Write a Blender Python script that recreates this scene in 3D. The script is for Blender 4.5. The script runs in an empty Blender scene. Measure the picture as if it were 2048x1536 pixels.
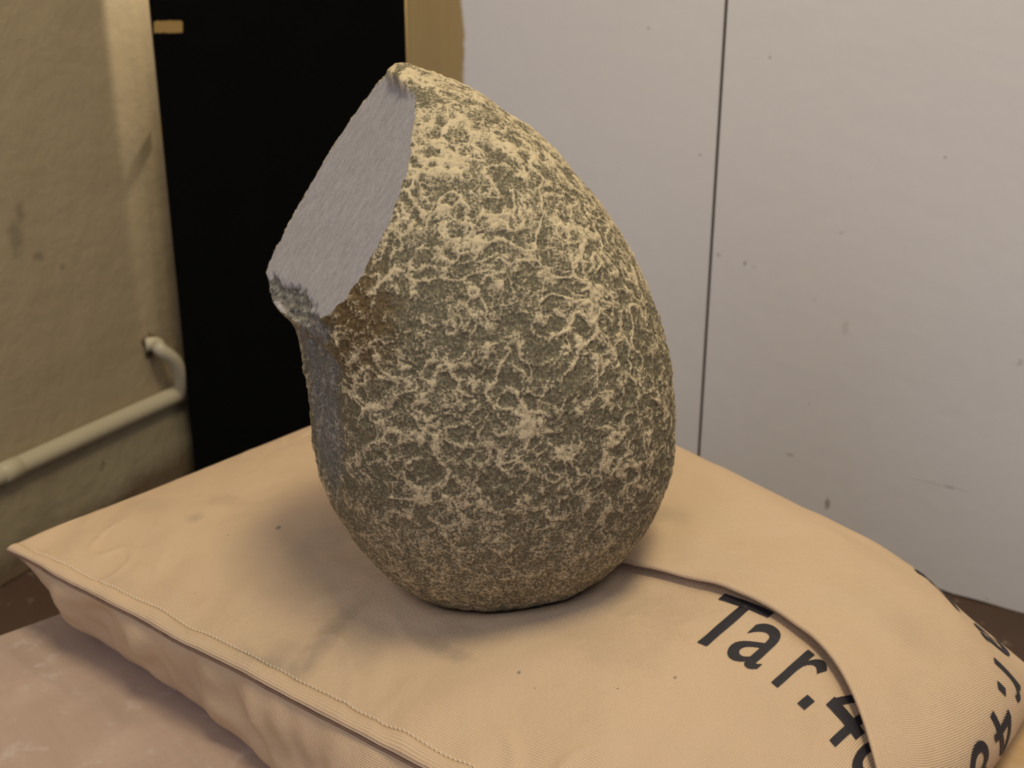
import bpy, bmesh, math
import numpy as np
from mathutils import Vector, Matrix

# ------------------------------------------------------------------ camera, world, lights, exposure
scene = bpy.context.scene
COL = scene.collection
F_PX, PITCH, CAM_Z = 2400.0, math.radians(20.0), 0.56
CP, SP = math.cos(PITCH), math.sin(PITCH)

cam_d = bpy.data.cameras.new('camera')
cam = bpy.data.objects.new('camera', cam_d)
COL.objects.link(cam)
cam.location = (0, 0, CAM_Z)
cam.rotation_euler = (math.pi / 2 - PITCH, 0, 0)
cam_d.sensor_width = 36.0
cam_d.lens = 36.0 * F_PX / 2048.0
cam_d.clip_start = 0.02
cam_d.dof.use_dof = True
cam_d.dof.focus_distance = 0.50
cam_d.dof.aperture_fstop = 16.0
scene.camera = cam

world = bpy.data.worlds.new('room_light')
scene.world = world
world.use_nodes = True
world.node_tree.nodes['Background'].inputs[0].default_value = (0.74, 0.80, 1.0, 1)
world.node_tree.nodes['Background'].inputs[1].default_value = 0.42

def area(name, loc, target, size, power, color, size_y=None):
    d = bpy.data.lights.new(name, 'AREA')
    d.energy, d.color, d.size = power, color, size
    if size_y:
        d.shape, d.size_y = 'RECTANGLE', size_y
    o = bpy.data.objects.new(name, d)
    COL.objects.link(o)
    o.location = loc
    o.rotation_euler = (Vector(target) - Vector(loc)).to_track_quat('-Z', 'Y').to_euler()
    return o

area('ceiling_lamp', (0.34, -0.12, 2.60), (0.0, 0.62, 0.2), 0.55, 35, (0.95, 0.82, 0.53))
area('added_rear_light', (0.80, 0.78, 2.50), (0.0, 0.55, 0.2), 0.40, 14, (0.95, 0.82, 0.53))  # added unseen light, deepens the cushion's shadow on the table
area('window_daylight', (-0.95, -0.85, 1.35), (0.0, 0.70, 0.30), 0.9, 11, (0.78, 0.84, 1.0), 1.2)

vs = scene.view_settings
vs.view_transform = 'Standard'
vs.look = 'None'
vs.gamma = 1.0
vs.use_curve_mapping = False
vs.exposure = 0.0

# ------------------------------------------------------------------ helpers
def ray(px, py):
    """world direction through a photograph pixel"""
    x, y = (px - 1024.0) / F_PX, (768.0 - py) / F_PX
    return np.array([x, CP + y * SP, -SP + y * CP])

def at_z(px, py, z):
    d = ray(px, py)
    k = (z - CAM_Z) / d[2]
    return np.array([0, 0, CAM_Z]) + d * k

def at_plane(px, py, p0, n):
    d = ray(px, py)
    o = np.array([0, 0, CAM_Z])
    k = np.dot(np.asarray(p0) - o, n) / np.dot(d, n)
    return o + d * k

_rng = np.random.RandomState(7)
_PERM = np.concatenate([_rng.permutation(256)] * 3)
_GR = _rng.normal(size=(256, 3))
_GR /= np.linalg.norm(_GR, axis=1)[:, None]
_RV = _rng.rand(256, 3)

def gnoise(p):
    """3-D gradient noise, about -1..1"""
    pi = np.floor(p).astype(int)
    f = p - pi
    u = f * f * f * (f * (f * 6 - 15) + 10)
    out = np.zeros(len(p))
    for dx in (0, 1):
        for dy in (0, 1):
            for dz in (0, 1):
                h = _PERM[_PERM[_PERM[(pi[:, 0] + dx) & 255] + ((pi[:, 1] + dy) & 255)] + ((pi[:, 2] + dz) & 255)]
                g = _GR[h]
                v = g[:, 0] * (f[:, 0] - dx) + g[:, 1] * (f[:, 1] - dy) + g[:, 2] * (f[:, 2] - dz)
                w = (u[:, 0] if dx else 1 - u[:, 0]) * (u[:, 1] if dy else 1 - u[:, 1]) * (u[:, 2] if dz else 1 - u[:, 2])
                out += w * v
    return out * 1.6

def fbm(p, octs=4, gain=0.5):
    a, s, t = 1.0, 0.0, 0.0
    for i in range(octs):
        s = s + a * gnoise(p * (2.03 ** i) + 13.7 * i)
        t += a
        a *= gain
    return s / t

def voronoi(p):
    """distances to the nearest and second nearest cell point"""
    pi = np.floor(p).astype(int)
    f1 = np.full(len(p), 9.0)
    f2 = np.full(len(p), 9.0)
    for dx in (-1, 0, 1):
        for dy in (-1, 0, 1):
            for dz in (-1, 0, 1):
                q = pi + np.array([dx, dy, dz])
                h = _PERM[_PERM[_PERM[q[:, 0] & 255] + (q[:, 1] & 255)] + (q[:, 2] & 255)]
                d = np.sqrt((((q + _RV[h]) - p) ** 2).sum(1))
                m = d < f1
                f2 = np.where(m, f1, np.minimum(f2, d))
                f1 = np.where(m, d, f1)
    return f1, f2

def sstep(a, b, x):
    t = np.clip((x - a) / (b - a), 0, 1)
    return t * t * (3 - 2 * t)

def link(name, me, mat=None, parent=None, smooth=True):
    o = bpy.data.objects.new(name, me)
    COL.objects.link(o)
    if mat:
        me.materials.append(mat)
    if parent:
        o.parent = parent
    me.polygons.foreach_set('use_smooth', [bool(smooth)] * len(me.polygons))
    return o

def mesh_np(name, v, quads):
    """mesh from numpy vertex and quad arrays"""
    me = bpy.data.meshes.new(name)
    v = np.asarray(v, dtype=np.float32)
    quads = np.asarray(quads, dtype=np.int32)
    k = quads.shape[1]
    me.vertices.add(len(v))
    me.vertices.foreach_set('co', v.ravel())
    me.loops.add(quads.size)
    me.loops.foreach_set('vertex_index', quads.ravel())
    me.polygons.add(len(quads))
    me.polygons.foreach_set('loop_start', np.arange(0, quads.size, k, dtype=np.int32))
    me.polygons.foreach_set('loop_total', np.full(len(quads), k, dtype=np.int32))
    me.update(calc_edges=True)
    me.validate()
    return me

def grid_quads(n, m, off=0, flip=False):
    i, j = np.meshgrid(np.arange(n - 1), np.arange(m - 1), indexing='ij')
    a = (i * m + j).ravel() + off
    q = np.stack([a, a + m, a + m + 1, a + 1], 1)
    return q[:, ::-1] if flip else q

def attr(me, name, val):
    a = me.attributes.new(name, 'FLOAT', 'POINT')
    a.data.foreach_set('value', np.asarray(val, dtype=np.float32))

def uv_from_verts(me, uvs):
    l = me.uv_layers.new(name='cloth')
    idx = np.empty(len(me.loops), dtype=np.int32)
    me.loops.foreach_get('vertex_index', idx)
    l.data.foreach_set('uv', np.asarray(uvs, dtype=np.float32)[idx].ravel())

def weld(me, d=1e-5):
    bm = bmesh.new()
    bm.from_mesh(me)
    bmesh.ops.remove_doubles(bm, verts=bm.verts, dist=d)
    bmesh.ops.recalc_face_normals(bm, faces=bm.faces)
    bm.to_mesh(me)
    bm.free()

def box_mesh(name, size, bevel=0.0, seg=2, centre=(0, 0, 0)):
    bm = bmesh.new()
    bmesh.ops.create_cube(bm, size=1.0)
    for v in bm.verts:
        v.co = Vector((v.co.x * size[0] + centre[0], v.co.y * size[1] + centre[1], v.co.z * size[2] + centre[2]))
    if bevel:
        bmesh.ops.bevel(bm, geom=bm.edges[:], offset=bevel, segments=seg, profile=0.5, affect='EDGES')
    me = bpy.data.meshes.new(name)
    bm.to_mesh(me)
    bm.free()
    return me

def tube_mesh(name, pts, r, n=20, caps=True):
    pts = [Vector(p) for p in pts]
    bm = bmesh.new()
    rings, up = [], Vector((0, 0, 1))
    for i, p in enumerate(pts):
        t = (pts[min(i + 1, len(pts) - 1)] - pts[max(i - 1, 0)]).normalized()
        if i == 0:
            a = t.orthogonal().normalized()
        else:
            a = (a - t * a.dot(t)).normalized()
        b = t.cross(a)
        rr = r[i] if hasattr(r, '__len__') else r
        rings.append([bm.verts.new(p + (a * math.cos(k * 2 * math.pi / n) + b * math.sin(k * 2 * math.pi / n)) * rr) for k in range(n)])
    for u, w in zip(rings, rings[1:]):
        for k in range(n):
            bm.faces.new((u[k], u[(k + 1) % n], w[(k + 1) % n], w[k]))
    if caps:
        bm.faces.new(rings[0][::-1])
        bm.faces.new(rings[-1])
    bmesh.ops.recalc_face_normals(bm, faces=bm.faces)
    me = bpy.data.meshes.new(name)
    bm.to_mesh(me)
    bm.free()
    return me

def spline(pts, n):
    """Catmull-Rom through points"""
    P = np.asarray(pts, float)
    P = np.vstack([2 * P[0] - P[1], P, 2 * P[-1] - P[-2]])
    out = []
    segs = len(P) - 3
    for k in np.linspace(0, segs, n):
        i = min(int(k), segs - 1)
        t = k - i
        a, b, c, d = P[i:i + 4]
        out.append(0.5 * ((2 * b) + (c - a) * t + (2 * a - 5 * b + 4 * c - d) * t * t + (3 * b - a - 3 * c + d) * t ** 3))
    return np.array(out)

def empty(name, loc):
    o = bpy.data.objects.new(name, None)
    o.empty_display_size = 0.05
    COL.objects.link(o)
    o.location = loc
    return o

def keep_world(o, parent):
    o.parent = parent
    o.matrix_parent_inverse = Matrix.Translation(parent.location).inverted()

def tag(o, label=None, cat=None, group=None, kind=None):
    if label: o['label'] = label
    if cat: o['category'] = cat
    if group: o['group'] = group
    if kind: o['kind'] = kind
    return o

# ------------------------------------------------------------------ material helper
class NT:
    def __init__(self, name):
        self.m = bpy.data.materials.new(name)
        self.m.use_nodes = True
        self.t = self.m.node_tree
        self.b = self.t.nodes['Principled BSDF']
    def n(self, typ, **kw):
        nd = self.t.nodes.new(typ)
        for k, v in kw.items():
            if k.startswith('i_'):
                key = k[2:]
                nd.inputs[int(key) if key.isdigit() else key.replace('_', ' ')].default_value = v
            else:
                setattr(nd, k, v)
        return nd
    def l(self, a, b):
        self.t.links.new(a, b)
    def val(self, inp, x):
        if hasattr(x, 'is_linked') or hasattr(x, 'links'):
            self.l(x, inp)
        else:
            inp.default_value = x
    def math(self, op, a, b=0.0, c=None, clamp=False):
        nd = self.n('ShaderNodeMath', operation=op, use_clamp=clamp)
        self.val(nd.inputs[0], a); self.val(nd.inputs[1], b)
        if c is not None: self.val(nd.inputs[2], c)
        return nd.outputs[0]
    def mix(self, fac, a, b, blend='MIX'):
        nd = self.n('ShaderNodeMix', data_type='RGBA', blend_type=blend)
        self.val(nd.inputs[0], fac)
        for inp, x in ((nd.inputs[6], a), (nd.inputs[7], b)):
            if isinstance(x, tuple): inp.default_value = (*x, 1)
            else: self.l(x, inp)
        return nd.outputs[2]
    def ramp(self, x, lo, hi):
        nd = self.n('ShaderNodeMapRange', interpolation_type='SMOOTHSTEP')
        self.val(nd.inputs[0], x)
        nd.inputs[1].default_value, nd.inputs[2].default_value = lo, hi
        return nd.outputs[0]
    def noise(self, vec, scale, detail=4, rough=0.55, dist=0.0):
        nd = self.n('ShaderNodeTexNoise')
        nd.inputs['Scale'].default_value = scale
        nd.inputs['Detail'].default_value = detail
        nd.inputs['Roughness'].default_value = rough
        nd.inputs['Distortion'].default_value = dist
        if vec is not None: self.l(vec, nd.inputs['Vector'])
        return nd.outputs[0]
    def mapping(self, vec, scale=(1, 1, 1), rot=(0, 0, 0), loc=(0, 0, 0)):
        nd = self.n('ShaderNodeMapping')
        nd.inputs['Scale'].default_value = scale
        nd.inputs['Rotation'].default_value = rot
        nd.inputs['Location'].default_value = loc
        self.l(vec, nd.inputs['Vector'])
        return nd.outputs[0]
    def obj(self):
        return self.n('ShaderNodeTexCoord').outputs['Object']
    def uv(self):
        return self.n('ShaderNodeTexCoord').outputs['UV']
    def attr(self, name):
        return self.n('ShaderNodeAttribute', attribute_name=name).outputs['Fac']
    def sep(self, vec):
        nd = self.n('ShaderNodeSeparateXYZ')
        self.l(vec, nd.inputs[0])
        return nd.outputs
    def bump(self, h, strength, dist):
        nd = self.n('ShaderNodeBump')
        nd.inputs['Strength'].default_value = strength
        nd.inputs['Distance'].default_value = dist
        self.l(h, nd.inputs['Height'])
        self.l(nd.outputs[0], self.b.inputs['Normal'])
    def out(self, col=None, rough=None, spec=None):
        if col is not None:
            if isinstance(col, tuple): self.b.inputs['Base Color'].default_value = (*col, 1)
            else: self.l(col, self.b.inputs['Base Color'])
        if rough is not None: self.val(self.b.inputs['Roughness'], rough)
        if spec is not None: self.b.inputs['Specular IOR Level'].default_value = spec
        return self.m
    def blob(self, vec, c, r, soft=0.5, warp=None):
        """0..1 mask of a spot around c (vec space); r is radius per axis"""
        nd = self.n('ShaderNodeVectorMath', operation='SUBTRACT')
        self.l(vec, nd.inputs[0]); nd.inputs[1].default_value = c
        ml = self.n('ShaderNodeVectorMath', operation='MULTIPLY')
        self.l(nd.outputs[0], ml.inputs[0]); ml.inputs[1].default_value = tuple(1.0 / q for q in r)
        ln = self.n('ShaderNodeVectorMath', operation='LENGTH')
        self.l(ml.outputs[0], ln.inputs[0])
        x = ln.outputs['Value']
        if warp is not None:
            x = self.math('ADD', x, warp)
        return self.ramp(x, 1.0 + soft, 1.0 - soft)

# ------------------------------------------------------------------ the room
H = CAM_Z
KR = H / 0.80                                              # the room was laid out for a 0.80 m eye height
LW0 = np.array([-0.859 * H, 1.777 * H, 0]); LWD = np.array([0.392, 0.92, 0.0]); LWD /= np.linalg.norm(LWD)
LWN = np.array([LWD[1], -LWD[0], 0])                      # into the room
BW0 = np.array([0.724 * H, 1.735 * H, 0]); BWD = np.array([0.839, -0.545, 0.0]); BWD /= np.linalg.norm(BWD)
BWN = np.array([BWD[1], -BWD[0], 0])                      # into the room
A_ = np.array([[LWD[0], -BWD[0]], [LWD[1], -BWD[1]]])
k_ = np.linalg.solve(A_, (BW0 - LW0)[:2])
CORNER = LW0 + LWD * k_[0]

def frame_obj(name, me, mat, origin, xdir, ydir, parent=None):
    """object whose local x,y,z are xdir,ydir,up"""
    o = link(name, me, mat, None, smooth=False)
    M = Matrix(((xdir[0], ydir[0], 0, origin[0]), (xdir[1], ydir[1], 0, origin[1]), (0, 0, 1, origin[2]), (0, 0, 0, 1)))
    o.matrix_world = M
    if parent:
        o.parent = parent
        o.matrix_parent_inverse = parent.matrix_world.inverted()
    return o

# floor: dark brown lino
g = NT('brown_lino')
v = g.obj()
c = g.mix(g.noise(v, 9, 5), (0.050, 0.028, 0.018), (0.085, 0.050, 0.032))
c = g.mix(g.ramp(g.noise(v, 60, 3), 0.62, 0.74), c, (0.16, 0.12, 0.08))
M_floor = g.out(c, 0.55, 0.3)
fl = link('floor', box_mesh('floor', (5.0, 5.0, 0.05), centre=(0.2, 0.6, -0.025)), M_floor, smooth=False)
tag(fl, 'dark brown floor under the table and along the walls', 'floor', kind='structure')

# left wall: cream paint, scuffed (local x runs along the wall towards the corner, y into the room)
g = NT('cream_wall_paint')
v = g.obj()
c = g.mix(g.noise(v, 2.2, 4), (0.311, 0.246, 0.150), (0.376, 0.301, 0.189))
wp = g.math('MULTIPLY', g.math('SUBTRACT', g.noise(v, 45, 5, 0.7), 0.5), 3.2)
for (px, py, rx, rz) in ((40, 425, 0.007, 0.012), (33, 475, 0.010, 0.020), (76, 512, 0.010, 0.006), (125, 535, 0.005, 0.004)):
    P = at_plane(px, py, LW0, LWN) - LW0
    c = g.mix(g.math('MULTIPLY', g.blob(v, (float(P @ LWD), 0, float(P[2])), (rx * KR, 5, rz * KR), 0.8, wp), 0.45), c, (0.10, 0.085, 0.06))
c = g.mix(g.math('MULTIPLY', g.ramp(g.noise(v, 70, 4, 0.6), 0.70, 0.78), 0.6), c, (0.16, 0.13, 0.09))
g.bump(g.noise(v, 14, 6, 0.6), 0.35, 0.012)
M_cream = g.out(c, 0.6, 0.3)
wl = frame_obj('wall_left', box_mesh('wall_left', (4.2, 0.10, 2.6), centre=(-1.35, -0.05, 1.3)), M_cream, LW0, LWD, LWN)
wl.data.transform(Matrix.Identity(4))
tag(wl, 'cream painted plaster wall with scuffs on the left', 'wall', kind='structure')

# baseboard under the pipe, dirty towards the floor
g = NT('dirty_cream_skirting')
v = g.obj()
z = g.sep(v)[2]
n1 = g.noise(g.mapping(v, (1, 1, 3)), 9, 5, 0.65)
c = g.mix(g.noise(v, 12, 4), (0.25, 0.205, 0.125), (0.34, 0.285, 0.18))
dirt = g.math('ADD', g.ramp(z, 0.05, 0.0), g.math('MULTIPLY', g.math('SUBTRACT', n1, 0.5), 1.6), clamp=True)
c = g.mix(g.math('MULTIPLY', dirt, 0.85), c, (0.10, 0.058, 0.030))
c = g.mix(g.math('MULTIPLY', g.ramp(g.noise(v, 34, 3), 0.68, 0.76), 0.7), c, (0.12, 0.07, 0.035))
g.bump(g.noise(v, 20, 6), 0.4, 0.01)
M_skirt = g.out(c, 0.55, 0.3)
PIPE_Z = 0.158 * KR
bl = frame_obj('baseboard_left', box_mesh('baseboard_left', (4.0, 0.010, PIPE_Z - 0.012), 0.002, 2, centre=(-1.35, 0.005, (PIPE_Z - 0.012) / 2)), M_skirt, LW0, LWD, LWN)
tag(bl, 'dirty cream baseboard below the pipe on the left wall', 'baseboard', kind='structure')

# back wall: brown backing with white painted boards
g = NT('brown_backing')
c = g.mix(g.noise(g.obj(), 8, 3), (0.13, 0.085, 0.05), (0.18, 0.12, 0.07))
M_backing = g.out(c, 0.7)
wb = frame_obj('wall_back', box_mesh('wall_back', (3.2, 0.08, 2.6), centre=(0.32, -0.055, 1.3)), M_backing, BW0, BWD, BWN)
tag(wb, 'back wall clad in white painted boards', 'wall', kind='structure')

def bw_x(px, py):
    return float((at_plane(px, py, BW0, BWN) - BW0) @ BWD)

paint_x = bw_x(924, 60)
gap_x = (bw_x(1456, 0) + bw_x(1398, 900)) / 2
x_left = bw_x(700, 60)
g = NT('white_board_paint')
v = g.obj()
s = g.sep(v)
c = g.mix(g.noise(v, 3, 3), (0.765, 0.72, 0.705), (0.82, 0.775, 0.755))
edge = g.math('ADD', s[0], g.math('MULTIPLY', g.math('SUBTRACT', g.noise(g.mapping(v, (1, 1, 1)), 9, 5, 0.6), 0.5), 0.045))
bare = g.mix(g.noise(g.mapping(v, (40, 1, 3)), 2.5, 4), (0.3850, 0.2632, 0.1150), (0.4730, 0.3360, 0.1518))
c = g.mix(g.ramp(edge, paint_x + 0.0025, paint_x - 0.0025), c, bare)
wp = g.math('MULTIPLY', g.math('SUBTRACT', g.noise(v, 90, 4, 0.7), 0.5), 2.4)
for (px, py, rx, rz, a) in ((1490, 527, .0022, .0035, .7), (1437, 510, .0025, .0015, .5), (1655, 1007, .003, .008, .65), (1532, 980, .002, .003, .6),
                            (1580, 910, .005, .0015, .45), (1540, 115, .0015, .0015, .6), (1890, 315, .002, .0015, .6), (1297, 57, .0015, .0015, .6),
                            (1690, 655, .004, .010, .18), (1880, 970, .030, .0015, .16), (1400, 310, .0015, .0015, .6), (1900, 975, .005, .002, .3)):
    P = at_plane(px, py, BW0, BWN) - BW0
    c = g.mix(g.math('MULTIPLY', g.blob(v, (float(P @ BWD), 0, float(P[2])), (rx * KR, 5, rz * KR), 0.5, wp), a), c, (0.20, 0.13, 0.08))
c = g.mix(g.math('MULTIPLY', g.ramp(g.noise(v, 55, 2), 0.73, 0.78), 0.35), c, (0.36, 0.30, 0.24))
g.bump(g.noise(v, 40, 5), 0.12, 0.004)
M_white = g.out(c, 0.5, 0.35)
g = NT('raw_board_edge')
M_raw = g.out(g.mix(g.noise(g.obj(), 80, 3), (0.13, 0.08, 0.042), (0.20, 0.125, 0.07)), 0.8)

def panel(x0, x1, seed, tilt0=0.0, tilt1=0.0):
    """a white board: a thin slab with a slightly ragged lower edge"""
    rng = np.random.RandomState(seed)
    n = 160
    xs = np.linspace(x0, x1, n)
    zb = 0.0012 + 0.0016 * gnoise(np.stack([xs * 30, xs * 0, xs * 0 + seed], 1)) + 0.0012 * gnoise(np.stack([xs * 110, xs * 0 + 3, xs * 0], 1))
    zs = np.concatenate([[0.0], np.linspace(0.03, 1, 12)])
    V, Q = [], []
    for y in (0.0, -0.010):
        for zi in zs:
            zz = zb * (1 - zi) + 2.3 * zi
            w = (xs - x0) / (x1 - x0)
            xx = xs + (tilt0 * (1 - w) + tilt1 * w) * zz
            V.append(np.stack([xx, np.full(n, y), zz], 1))
    V = np.concatenate(V)
    r = len(zs)
    Q.append(grid_quads(r, n, 0))
    Q.append(grid_quads(r, n, r * n, True))
    b = r * n
    i = np.arange(n - 1)
    Q.append(np.stack([i, i + 1, i + 1 + b, i + b], 1))
    t = (r - 1) * n
    Q.append(np.stack([t + i, t + i + b, t + i + 1 + b, t + i + 1], 1))
    j = np.arange(r - 1) * n
    Q.append(np.stack([j, j + b, j + n + b, j + n], 1))
    j = j + n - 1
    Q.append(np.stack([j, j + n, j + n + b, j + b], 1))
    nf = [len(q) for q in Q]
    me = mesh_np('panel', V, np.concatenate(Q))
    me.materials.append(M_white)
    me.materials.append(M_raw)
    me.polygons.foreach_set('material_index', np.repeat([0, 1, 1, 1, 1, 1], nf).astype(np.int32))
    weld(me, 1e-6)
    return me

g0, g1 = bw_x(1453, 0), bw_x(1398, 900)
z0, z1 = at_plane(1453, 0, BW0, BWN)[2], at_plane(1398, 900, BW0, BWN)[2]
tl = (g0 - g1) / (z0 - z1)
gx = g1 - tl * z1
p1 = frame_obj('panel', panel(x_left, gx - 0.0014, 3, 0.0, tl), None, BW0, BWD, BWN, wb)
p2 = frame_obj('panel', panel(gx + 0.0014, 1.9, 4, tl, 0.0), None, BW0, BWD, BWN, wb)
p1['label'] = 'white board with a bare plywood strip at its left edge'

# ------------------------------------------------------------------ heating pipes on the left wall
g = NT('cream_pipe_paint')
v = g.obj()
c = g.mix(g.noise(v, 8, 4), (0.38, 0.325, 0.215), (0.45, 0.39, 0.27))
c = g.mix(g.math('MULTIPLY', g.ramp(g.noise(v, 50, 4), 0.68, 0.76), 0.6), c, (0.18, 0.12, 0.07))
g.bump(g.noise(v, 30, 4), 0.25, 0.004)
M_pipe = g.out(c, 0.42, 0.4)

def lw(u, out, z):
    return LW0 + LWD * u + LWN * out + np.array([0, 0, z])

def lw_px(px, py, out=0.0):
    P = at_plane(px, py, LW0 + LWN * out, LWN) - LW0
    return float(P @ LWD), float(P[2])

PO = 0.0100                                              # pipe axis off the wall
pa, pb = lw_px(0, 950, PO), lw_px(372, 782, PO)
slope = (pb[1] - pa[1]) / (pb[0] - pa[0])
pipe_z = lambda u: pa[1] + slope * (u - pa[0])
root = empty('heating_pipe', tuple(lw(0, PO, pipe_z(0))))
tag(root, 'cream painted heating pipe with a curved branch along the left wall above the baseboard', 'pipe')
us = np.linspace(-1.6, k_[0] - 0.02, 60)
o = link('pipe_run', tube_mesh('pipe_run', [lw(u, PO, pipe_z(u) + 0.001 * math.sin(u * 9)) for u in us], 0.0098, 24), M_pipe)
keep_world(o, root)
uc = lw_px(34, 945, 0.02)[0]
cw = 0.011
cpts = [lw(uc - cw, PO, pipe_z(uc)), lw(uc - cw * 0.9, PO, pipe_z(uc)), lw(uc + cw * 0.9, PO, pipe_z(uc)), lw(uc + cw, PO, pipe_z(uc))]
o = link('pipe_clip', tube_mesh('pipe_clip', cpts, [0.0099, 0.0107, 0.0107, 0.0099], 24), M_pipe)
keep_world(o, root)
# branch that leaves a hole in the plaster and bends down into the run
h0 = lw_px(298, 690)
q1, q2, q3 = lw_px(327, 700, 0.021), lw_px(352, 724, 0.024), lw_px(366, 768, 0.021)
path = spline([lw(h0[0] - 0.006, 0.000, h0[1] + 0.002), lw(h0[0] + 0.003, 0.008, h0[1] + 0.001), lw(q1[0], 0.017, q1[1]), lw(q2[0], 0.023, q2[1]),
               lw(q3[0], 0.019, q3[1]), lw(q3[0] + 0.003, PO, q3[1] - 0.02)], 40)
o = link('pipe_bend', tube_mesh('pipe_bend', path, 0.0076, 20), M_pipe)
keep_world(o, root)
g = NT('broken_plaster')
c = g.mix(g.noise(g.obj(), 170, 4), (0.05, 0.035, 0.02), (0.17, 0.12, 0.06))
M_hole = g.out(c, 0.9)
bm = bmesh.new()
rng = np.random.RandomState(2)
ring = []
nseg = 26
for k in range(nseg):
    a = 2 * math.pi * k / nseg
    ro = KR * 0.0172 * (1 + 0.20 * math.sin(3 * a + 1) + 0.11 * rng.randn()) * (1.5 if 0.9 < a < 1.6 else 1.0)
    ring.append([bm.verts.new(lw(h0[0] + r_ * math.cos(a) * 0.9, yy, h0[1] + r_ * math.sin(a))) for r_, yy in ((ro, 0.0004), (ro * 0.93, 0.0014), (0.0065, 0.0007))])
for k in range(nseg):
    for j in (0, 1):
        bm.faces.new((ring[k][j], ring[(k + 1) % nseg][j], ring[(k + 1) % nseg][j + 1], ring[k][j + 1]))
bmesh.ops.recalc_face_normals(bm, faces=bm.faces)
me = bpy.data.meshes.new('plaster_hole')
bm.to_mesh(me); bm.free()
o = link('plaster_hole', me, M_hole)
o.parent = wl
o.matrix_parent_inverse = wl.matrix_world.inverted()
o['label'] = 'dark broken plaster around the pipe hole'

# ------------------------------------------------------------------ black board across the corner, with tape
bL = np.array([-0.5030, 1.743, 0.0]) * KR
bR = np.array([-0.1580, 1.8605, 0.0]) * KR
BD = (bR - bL) / np.linalg.norm(bR - bL)
BN = np.array([BD[1], -BD[0], 0])
g = NT('black_board_cloth')
v = g.obj()
c = g.mix(g.noise(v, 30, 4), (0.0018, 0.0018, 0.0016), (0.0034, 0.0034, 0.003))
c = g.mix(g.math('MULTIPLY', g.ramp(g.noise(v, 26, 5, 0.7), 0.70, 0.78), 0.30), c, (0.06, 0.055, 0.05))
c = g.mix(g.ramp(g.noise(v, 90, 2), 0.80, 0.82), c, (0.30, 0.27, 0.20))
g.bump(g.noise(v, 300, 2), 0.2, 0.001)
M_black = g.out(c, 0.9, 0.05)
bw = float(np.linalg.norm(bR - bL))
bb = frame_obj('black_board', box_mesh('black_board', (bw, 0.004, 1.25), 0.0008, 1, centre=(bw / 2, -0.002, 0.625)), M_black, bL, BD, BN)
tag(bb, 'tall matt black board standing across the corner behind the stone', 'board')

# a small lamp in the corner behind the board: its light leaks past the board's edge onto the left wall
d = bpy.data.lights.new('corner_lamp', 'POINT')
d.energy, d.color, d.shadow_soft_size = 1.55, (1.0, 0.88, 0.70), 0.016
o = bpy.data.objects.new('corner_lamp', d)
COL.objects.link(o)
o.location = (-0.322 * KR, 1.835 * KR, 0.84 * KR)

g = NT('ochre_masking_tape')
v = g.obj()
c = g.mix(g.noise(v, 60, 4), (0.27, 0.165, 0.045), (0.34, 0.215, 0.065))
M_tape = g.out(c, 0.6, 0.3)

def tape_mesh(w, h, thick=0.0006, curl=0.0):
    n = 14
    rng = np.random.RandomState(int(w * 1e4))
    V = []
    for y in (thick, 0.0):
        for r in (0, 1):
            xs = np.linspace(0, w, n)
            V.append(np.stack([xs + (0.0012 * rng.rand() if r else 0), np.full(n, y) + curl * (xs / w) ** 2, np.full(n, r * h) + 0.0004 * rng.randn(n)], 1))
    V = np.concatenate(V)
    Q = [grid_quads(2, n, 0), grid_quads(2, n, 2 * n, True)]
    i = np.arange(n - 1)
    Q.append(np.stack([i, i + 1, i + 1 + 2 * n, i + 2 * n], 1))
    Q.append(np.stack([n + i, 3 * n + i, 3 * n + i + 1, n + i + 1], 1))
    Q.append(np.array([[0, 2 * n, 3 * n, n], [n - 1, 2 * n - 1, 4 * n - 1, 3 * n - 1]]))
    me = mesh_np('tape', V, np.concatenate(Q))
    weld(me, 1e-7)
    return me

def board_uv(px, py):
    P = at_plane(px, py, bL, BN) - bL
    return float(P @ BD), float(P[2])

ta, tb = board_uv(308, 66), board_uv(363, 42)
me = tape_mesh(tb[0] - ta[0], tb[1] - ta[1])
t1 = frame_obj('masking_tape', me, M_tape, bL + BD * ta[0] + BN * 0.0003 + np.array([0, 0, ta[1]]), BD, BN)
tag(t1, 'short ochre strip of tape stuck flat near the top left of the black board', 'tape')
ta = board_uv(322, 277); tb = board_uv(322, 244)
# this one bridges from the board's edge towards the wall
tdir = np.array([bL[0] - 0.030, bL[1], 0.0]); tdir /= np.linalg.norm(tdir)
tn = np.array([tdir[1], -tdir[0], 0])
me = tape_mesh(0.034, tb[1] - ta[1], curl=0.001)
t2 = frame_obj('masking_tape', me, M_tape, bL - BD * 0.0012 + BN * 0.0004 + np.array([0, 0, ta[1]]), tdir, tn)
tag(t2, 'small ochre tape tab sticking off the left edge of the black board', 'tape')

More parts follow.
